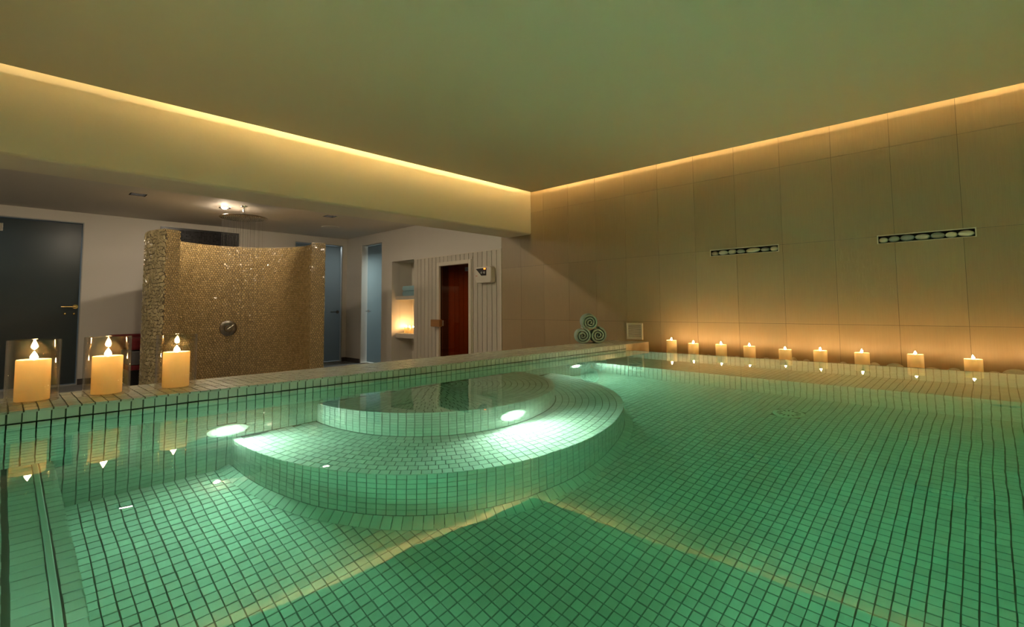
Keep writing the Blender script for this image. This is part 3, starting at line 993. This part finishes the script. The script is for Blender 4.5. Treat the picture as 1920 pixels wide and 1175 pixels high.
# ------------------------------------------------------------------ doors
def lever_handle(par, p, along, out, m_, ln=.11):
    p, along, out = Vector(p), Vector(along), Vector(out)
    a = MB().tube(p, p + out * .05, .008, 12)
    a.tube(p + out * .045, p + out * .045 + along * ln, .008, 12)
    h_ = a.build('door_handle', m_, par, smooth=True)
    MB().tube(p, p + out * .008, .026, 24).build('rose', m_, h_, smooth=True)
xd = -4.27
d1 = struct('door_1', MB().box(-4.40, -4.225, D1[0], D1[0] + .02, ZBF, D1[3]).box(-4.40, -4.225, D1[1] - .010, D1[1], ZBF, D1[3]).box(-4.40, -4.225, D1[0], D1[1], D1[3] - .012, D1[3]).box(-4.40, -4.222, D1[0], D1[1], ZBF, ZBF + .012), M['cable'], 'wide dark frosted glass door')
MB().box(xd, xd + .010, D1[0] + .03, D1[1] - .018, ZBF + .018, D1[3] - .02).build('pane', M['frostdark'], d1)
lever_handle(d1, (xd + .01, -3.475, .05), (0, -1, 0), (1, 0, 0), M['brass'], .13)
for yy in (-3.566, -3.485):
    MB().lathe([(.014, 0), (.014, .014), (.009, .02), (0, .021)], 20, c=(xd + .01, yy, -.034), ax='x').build('knob', M['brass'], d1, smooth=True)
MB().box(xd - .005, xd + .02, -4.18, -4.12, .90, .99).build('hinge', M['chrome'], d1, bevel=.002)
d3 = struct('door_2', MB().box(-4.40, -4.225, D3[0], D3[0] + .01, ZBF, D3[3]).box(-4.40, -4.225, D3[1] - .01, D3[1], ZBF, D3[3]).box(-4.40, -4.225, D3[0], D3[1], D3[3] - .012, D3[3]).box(-4.40, -4.222, D3[0], D3[1], ZBF, ZBF + .012), M['cable'], 'frosted glass door partly behind the shower wall')
MB().box(xd, xd + .010, D3[0] + .018, D3[1] - .02, ZBF + .02, D3[3] - .02).build('pane', M['frost'], d3)
lever_handle(d3, (xd + .01, -.14, -.05), (0, -1, 0), (1, 0, 0), M['dchrome'], .14)
MB().box(xd - .005, xd + .02, -.84, -.79, .93, 1.0).build('hinge', M['chrome'], d3)
yd = .09
d2 = struct('door_3', MB().box(D2[0], D2[0] + .01, .005, .14, ZBF, D2[3]).box(D2[1] - .01, D2[1], .005, .14, ZBF, D2[3]).box(D2[0], D2[1], .005, .14, D2[3] - .012, D2[3]).box(D2[0], D2[1], .001, .14, ZBF, ZBF + .012), M['white'], 'narrow frosted glass door next to the shelf niche')
MB().box(D2[0] + .05, D2[1] - .014, yd, yd + .010, ZBF + .02, D2[3] - .02).build('pane', M['frost'], d2)
lever_handle(d2, (D2[0] + .10, yd, -.04), (1, 0, 0), (0, -1, 0), M['chrome'], .14)

# ------------------------------------------------------------------ black mosaic panel above the shower
e = empty('wall_panel', (-4.22, -2.18, .8), 'black framed dark mosaic panel high on the back wall', 'wall panel')
y0, y1, z0, z1 = -2.66, -1.71, .45, 1.112
t = MB()
slab_holes(t, y0, y1, z0, z1, [(y0 + .02, y1 - .02, z0 + .02, z1 - .02)], lambda a, b, c, d: t.box(-4.222, -4.195, a, b, c, d))
t.build('frame', M['black'], e)
MB().box(-4.222, -4.212, y0 + .02, y1 - .02, z0 + .02, z1 - .02).build('backing', M['black'], e)
t = MB()
for i in range(int((y1 - y0 - .04) / .022)):
    for k in range(int((z1 - z0 - .04) / .022)):
        t.tbox(Vector((-4.212, y0 + .031 + i * .022, z0 + .031 + k * .022)), Y, Z, X, .018, .018, 0, random.uniform(.002, .006))
t.build('small_tiles', M['blackmos'], e, kind='stuff')

# ------------------------------------------------------------------ red lounge bench beside the shower
e = empty('lounge_bench', (-3.95, -2.95, ZBF), 'dark red upholstered bench against the back wall beside the shower', 'bench')
MB().box(-4.18, -4.10, -3.16, -2.30, -.86, -.295).build('backrest', M['red'], e, bevel=.02)
MB().box(-4.16, -3.62, -3.02, -2.30, -.47, -.33).build('upper_cushion', M['red'], e, bevel=.03)
MB().box(-4.16, -3.60, -3.04, -2.30, -.64, -.48).build('seat_base', M['greyfab'], e, bevel=.01)
MB().box(-4.16, -3.60, -3.04, -2.30, -.70, -.645).build('red_piping', M['red'], e)
MB().box(-4.16, -3.62, -3.02, -2.30, -.88, -.705).build('plinth', M['black'], e)

# ------------------------------------------------------------------ shelf niche
nb = MB().box(NX0 - .03, NX0, .141, .40, ZBF, .74).box(NX1, NX1 + .03, .03, .40, ZBF, .70).box(NX0, NX1, .36, .40, ZBF, .74).box(NX0, NX1, .141, .40, .705, .735).box(NX0, NX1, .14, .40, ZBF - .02, ZBF)
struct('wall_niche', nb, M['niche'], 'white niche beside the sauna front')
for za, zb, lab in ((.130, .186, 'white niche shelf carrying the blue towels'), (-.438, -.369, 'white niche shelf carrying the small candles')):
    tagged(MB().box(NX0 + .001, NX1 - .001, .07, .359, za, zb).build('niche_shelf', M['niche'], None, bevel=.003), lab, 'shelf', 'shelves in the niche')
for k, lab in ((0, 'folded blue towel at the bottom of the stack in the niche'), (1, 'folded blue towel on top of the stack in the niche')):
    z_ = .188 + k * .075
    x0, x1 = -2.71, -2.262
    t = MB()
    prof = [(math.cos(PI / 2 + PI * i / 10) * .036, math.sin(PI / 2 + PI * i / 10) * .036) for i in range(11)]
    pts = [(x0 + .036 + a, z_ + .036 + b) for a, b in prof] + [(x1, z_), (x1, z_ + .072)]
    t.prism([(a, .11, b) for a, b in pts], (0, .22, 0))
    for j in range(1, 3):
        pass
    ob = t.build('folded_towel', M['towelb'], None, smooth=True, bevel=.004)
    tagged(ob, lab, 'towel', 'blue towels in the niche')

# ------------------------------------------------------------------ sauna front
sf = empty('sauna_cabin', (-1.36, 0, ZBF), 'white plank sauna front with smoked glass door', 'sauna')
DX0, DX1, DZ = -1.655, -1.055, .565
x = NX1 + .004
PW_ = .0845
while x < -.50:
    xe = min(x + PW_, -.494)
    t = MB()
    holes = [(DX0 - .045, DX1 + .045, ZBF, DZ + .045)]
    slab_holes(t, x + .0038, xe - .0038, ZBF, .695, holes, lambda a, b, c, d: t.box(a, b, 0, .018, c, d))
    if t.v: t.build('plank', M['paintwood'], sf)
    x = xe if xe < -.494 else 9
t = MB()
slab_holes(t, NX1, -.472, ZBF, .70, [(DX0, DX1, ZBF, DZ)], lambda a, b, c, d: t.box(a, b, .014, .04, c, d))
t.build('backing_board', M['wallgrout'], sf)
MB().box(-.494, -.470, -.008, .04, ZBF, .70).build('corner_post', M['trimwood'], sf)
MB().box(NX1, -.472, -.004, .02, .693, .702).build('top_trim', M['trimwood'], sf)
t = MB()
t.box(DX0 - .05, DX0, -.014, .05, ZBF, DZ + .05).box(DX1, DX1 + .05, -.014, .05, ZBF, DZ + .05).box(DX0, DX1, -.014, .05, DZ, DZ + .05)
t.build('door_frame', M['trimwood'], sf, bevel=.003)
t = MB().box(DX1 + .065, DX1 + .075, -.010, .01, ZBF, DZ + .08)
t.build('side_bead', M['trimwood'], sf)
dr = MB().box(DX0 + .006, DX1 - .006, .010, .018, ZBF + .01, DZ - .006).build('glass_door', M['sglass'], sf)
hd = MB().box(-1.745, -1.555, -.085, -.035, -.245, -.150).build('wooden_handle', M['oak'], dr, bevel=.008)
MB().tube((-1.60, .01, -.198), (-1.60, -.04, -.198), .01, 12).build('handle_stud', M['dchrome'], dr)
MB().tube((-1.575, -.008, -.235), (-1.575, -.008, -.160), .01, 10).build('handle_post', M['trimwood'], dr)
for zz in (.47, -.70):
    MB().box(-1.135, -1.062, .0, .03, zz, zz + .05).build('hinge', M['black'], dr)
# sauna cabin
cab = MB()
cab.box(-2.24, -2.20, .401, 1.7, ZBF, .68).box(-.52, -.48, .04, 1.7, ZBF, .68).box(-2.24, -.48, 1.66, 1.70, ZBF, .68).box(-2.24, -.48, .04, 1.7, .64, .68).box(-2.24, -.48, .04, 1.7, ZBF - .04, ZBF)
cab.box(-2.0, -1.96, .04, .40, ZBF, .68)
sc = struct('wall_sauna', cab, M['wallgrout'], 'wooden sauna cabin interior')
for x in [(-2.19 + .09 * i) for i in range(19)]:
    MB().box(x + .0025, x + .0875, 1.64, 1.66, ZBF, .64).build('wall_plank', M['cedar'], sc)
for i in range(14):
    y_ = .42 + .09 * i
    if y_ < 1.58: MB().box(-2.20, -2.18, y_ + .0025, y_ + .0875, ZBF, .64).build('wall_plank', M['cedar'], sc)
bn = empty('sauna_bench', (-1.7, 1.2, ZBF), 'slatted wooden bench with headrest inside the sauna', 'bench')
for k in range(5):
    MB().box(-2.17, -.55, .98 + k * .13, 1.09 + k * .13, -.50, -.475).build('slat', M['cedar'], bn)
MB().box(-2.17, -.55, .975, 1.0, -.62, -.50).build('front_rail', M['cedar'], bn)
for x in (-2.1, -1.35, -.62):
    MB().box(x, x + .05, 1.0, 1.05, ZBF, -.5).build('leg', M['cedar'], bn)
for k in range(3):
    MB().box(-2.17, -.55, .52 + k * .13, .63 + k * .13, -.75, -.725).build('lower_slat', M['cedar'], bn)
MB().prism([(-1.75, 1.05, -.47), (-1.70, 1.05, -.47), (-1.90, 1.05, -.12), (-1.94, 1.05, -.12)], (0, .45, 0)).build('headrest', M['cedar'], bn)
e = empty('sauna_lamp', (-1.30, 1.45, -.33), 'dim amber lamp low inside the sauna', 'lamp')
MB().box(-1.15, -1.05, 1.60, 1.63, -.46, -.43).build('shade', M['cedar'], e)
MB().box(-1.14, -1.06, 1.59, 1.60, -.455, -.435).build('bulb', emitter('sauna_bulb', (1, .42, .12), 14.0), e)
room_lamp((-1.2, 1.1, .58), .2, 16.0, (1.0, .50, .20))
hg = empty('hourglass', (-2.0, 1.63, .25), 'small dark hourglass board hanging on the sauna wall', 'sauna timer')
MB().box(-2.03, -1.95, 1.60, 1.64, .08, .42).build('board', M['oak'], hg)
MB().lathe([(.001, .13), (.022, .14), (.022, .19), (.003, .23), (.022, .27), (.022, .32), (.001, .33)], 16, c=(-1.99, 1.585, 0)).build('bulbs', M['black'], hg, smooth=True)

# control box on the planks
e = empty('control_box', (-.70, 0, .40), 'white sauna control box with red display and two knobs', 'control box')
bx0, bx1, bz0, bz1 = -.858, -.575, .300, .498
pts = [(bx0, bz1 - .01), (bx0, bz0 + .05), (bx0 + .02, bz0 + .005), (bx1 - .02, bz0), (bx1, bz0 + .02), (bx1, bz1 - .02), (bx1 - .02, bz1), (bx0 + .02, bz1)]
MB().prism([(a, -.075, b) for a, b in reversed(pts)], (0, .075, 0)).build('housing', M['plastic'], e, bevel=.008)
pan = [(bx0 + .018, bz1 - .022), (bx0 + .118, bz0 + .088), (bx0 + .200, bz0 + .088), (bx0 + .204, bz1 - .018)]
MB().prism([(a, -.0785, b) for a, b in pan], (0, .004, 0)).build('panel', M['black'], e)
MB().box(bx0 + .160, bx0 + .192, -.081, -.078, bz1 - .036, bz1 - .020).build('display', M['display'], e)
for xx in (.118, .166):
    MB().lathe([(.014, -.078), (.014, -.086), (.011, -.090), (0, -.090)], 20, c=(bx0 + xx + .008, 0, bz0 + .124), ax='y').build('dial', M['cable'], e, smooth=True)
MB().box(bx0 + .012, bx0 + .042, -.0765, -.075, bz0 + .086, bz0 + .093).build('lettering', mat('red_print', (.5, .05, .02), .5), e)
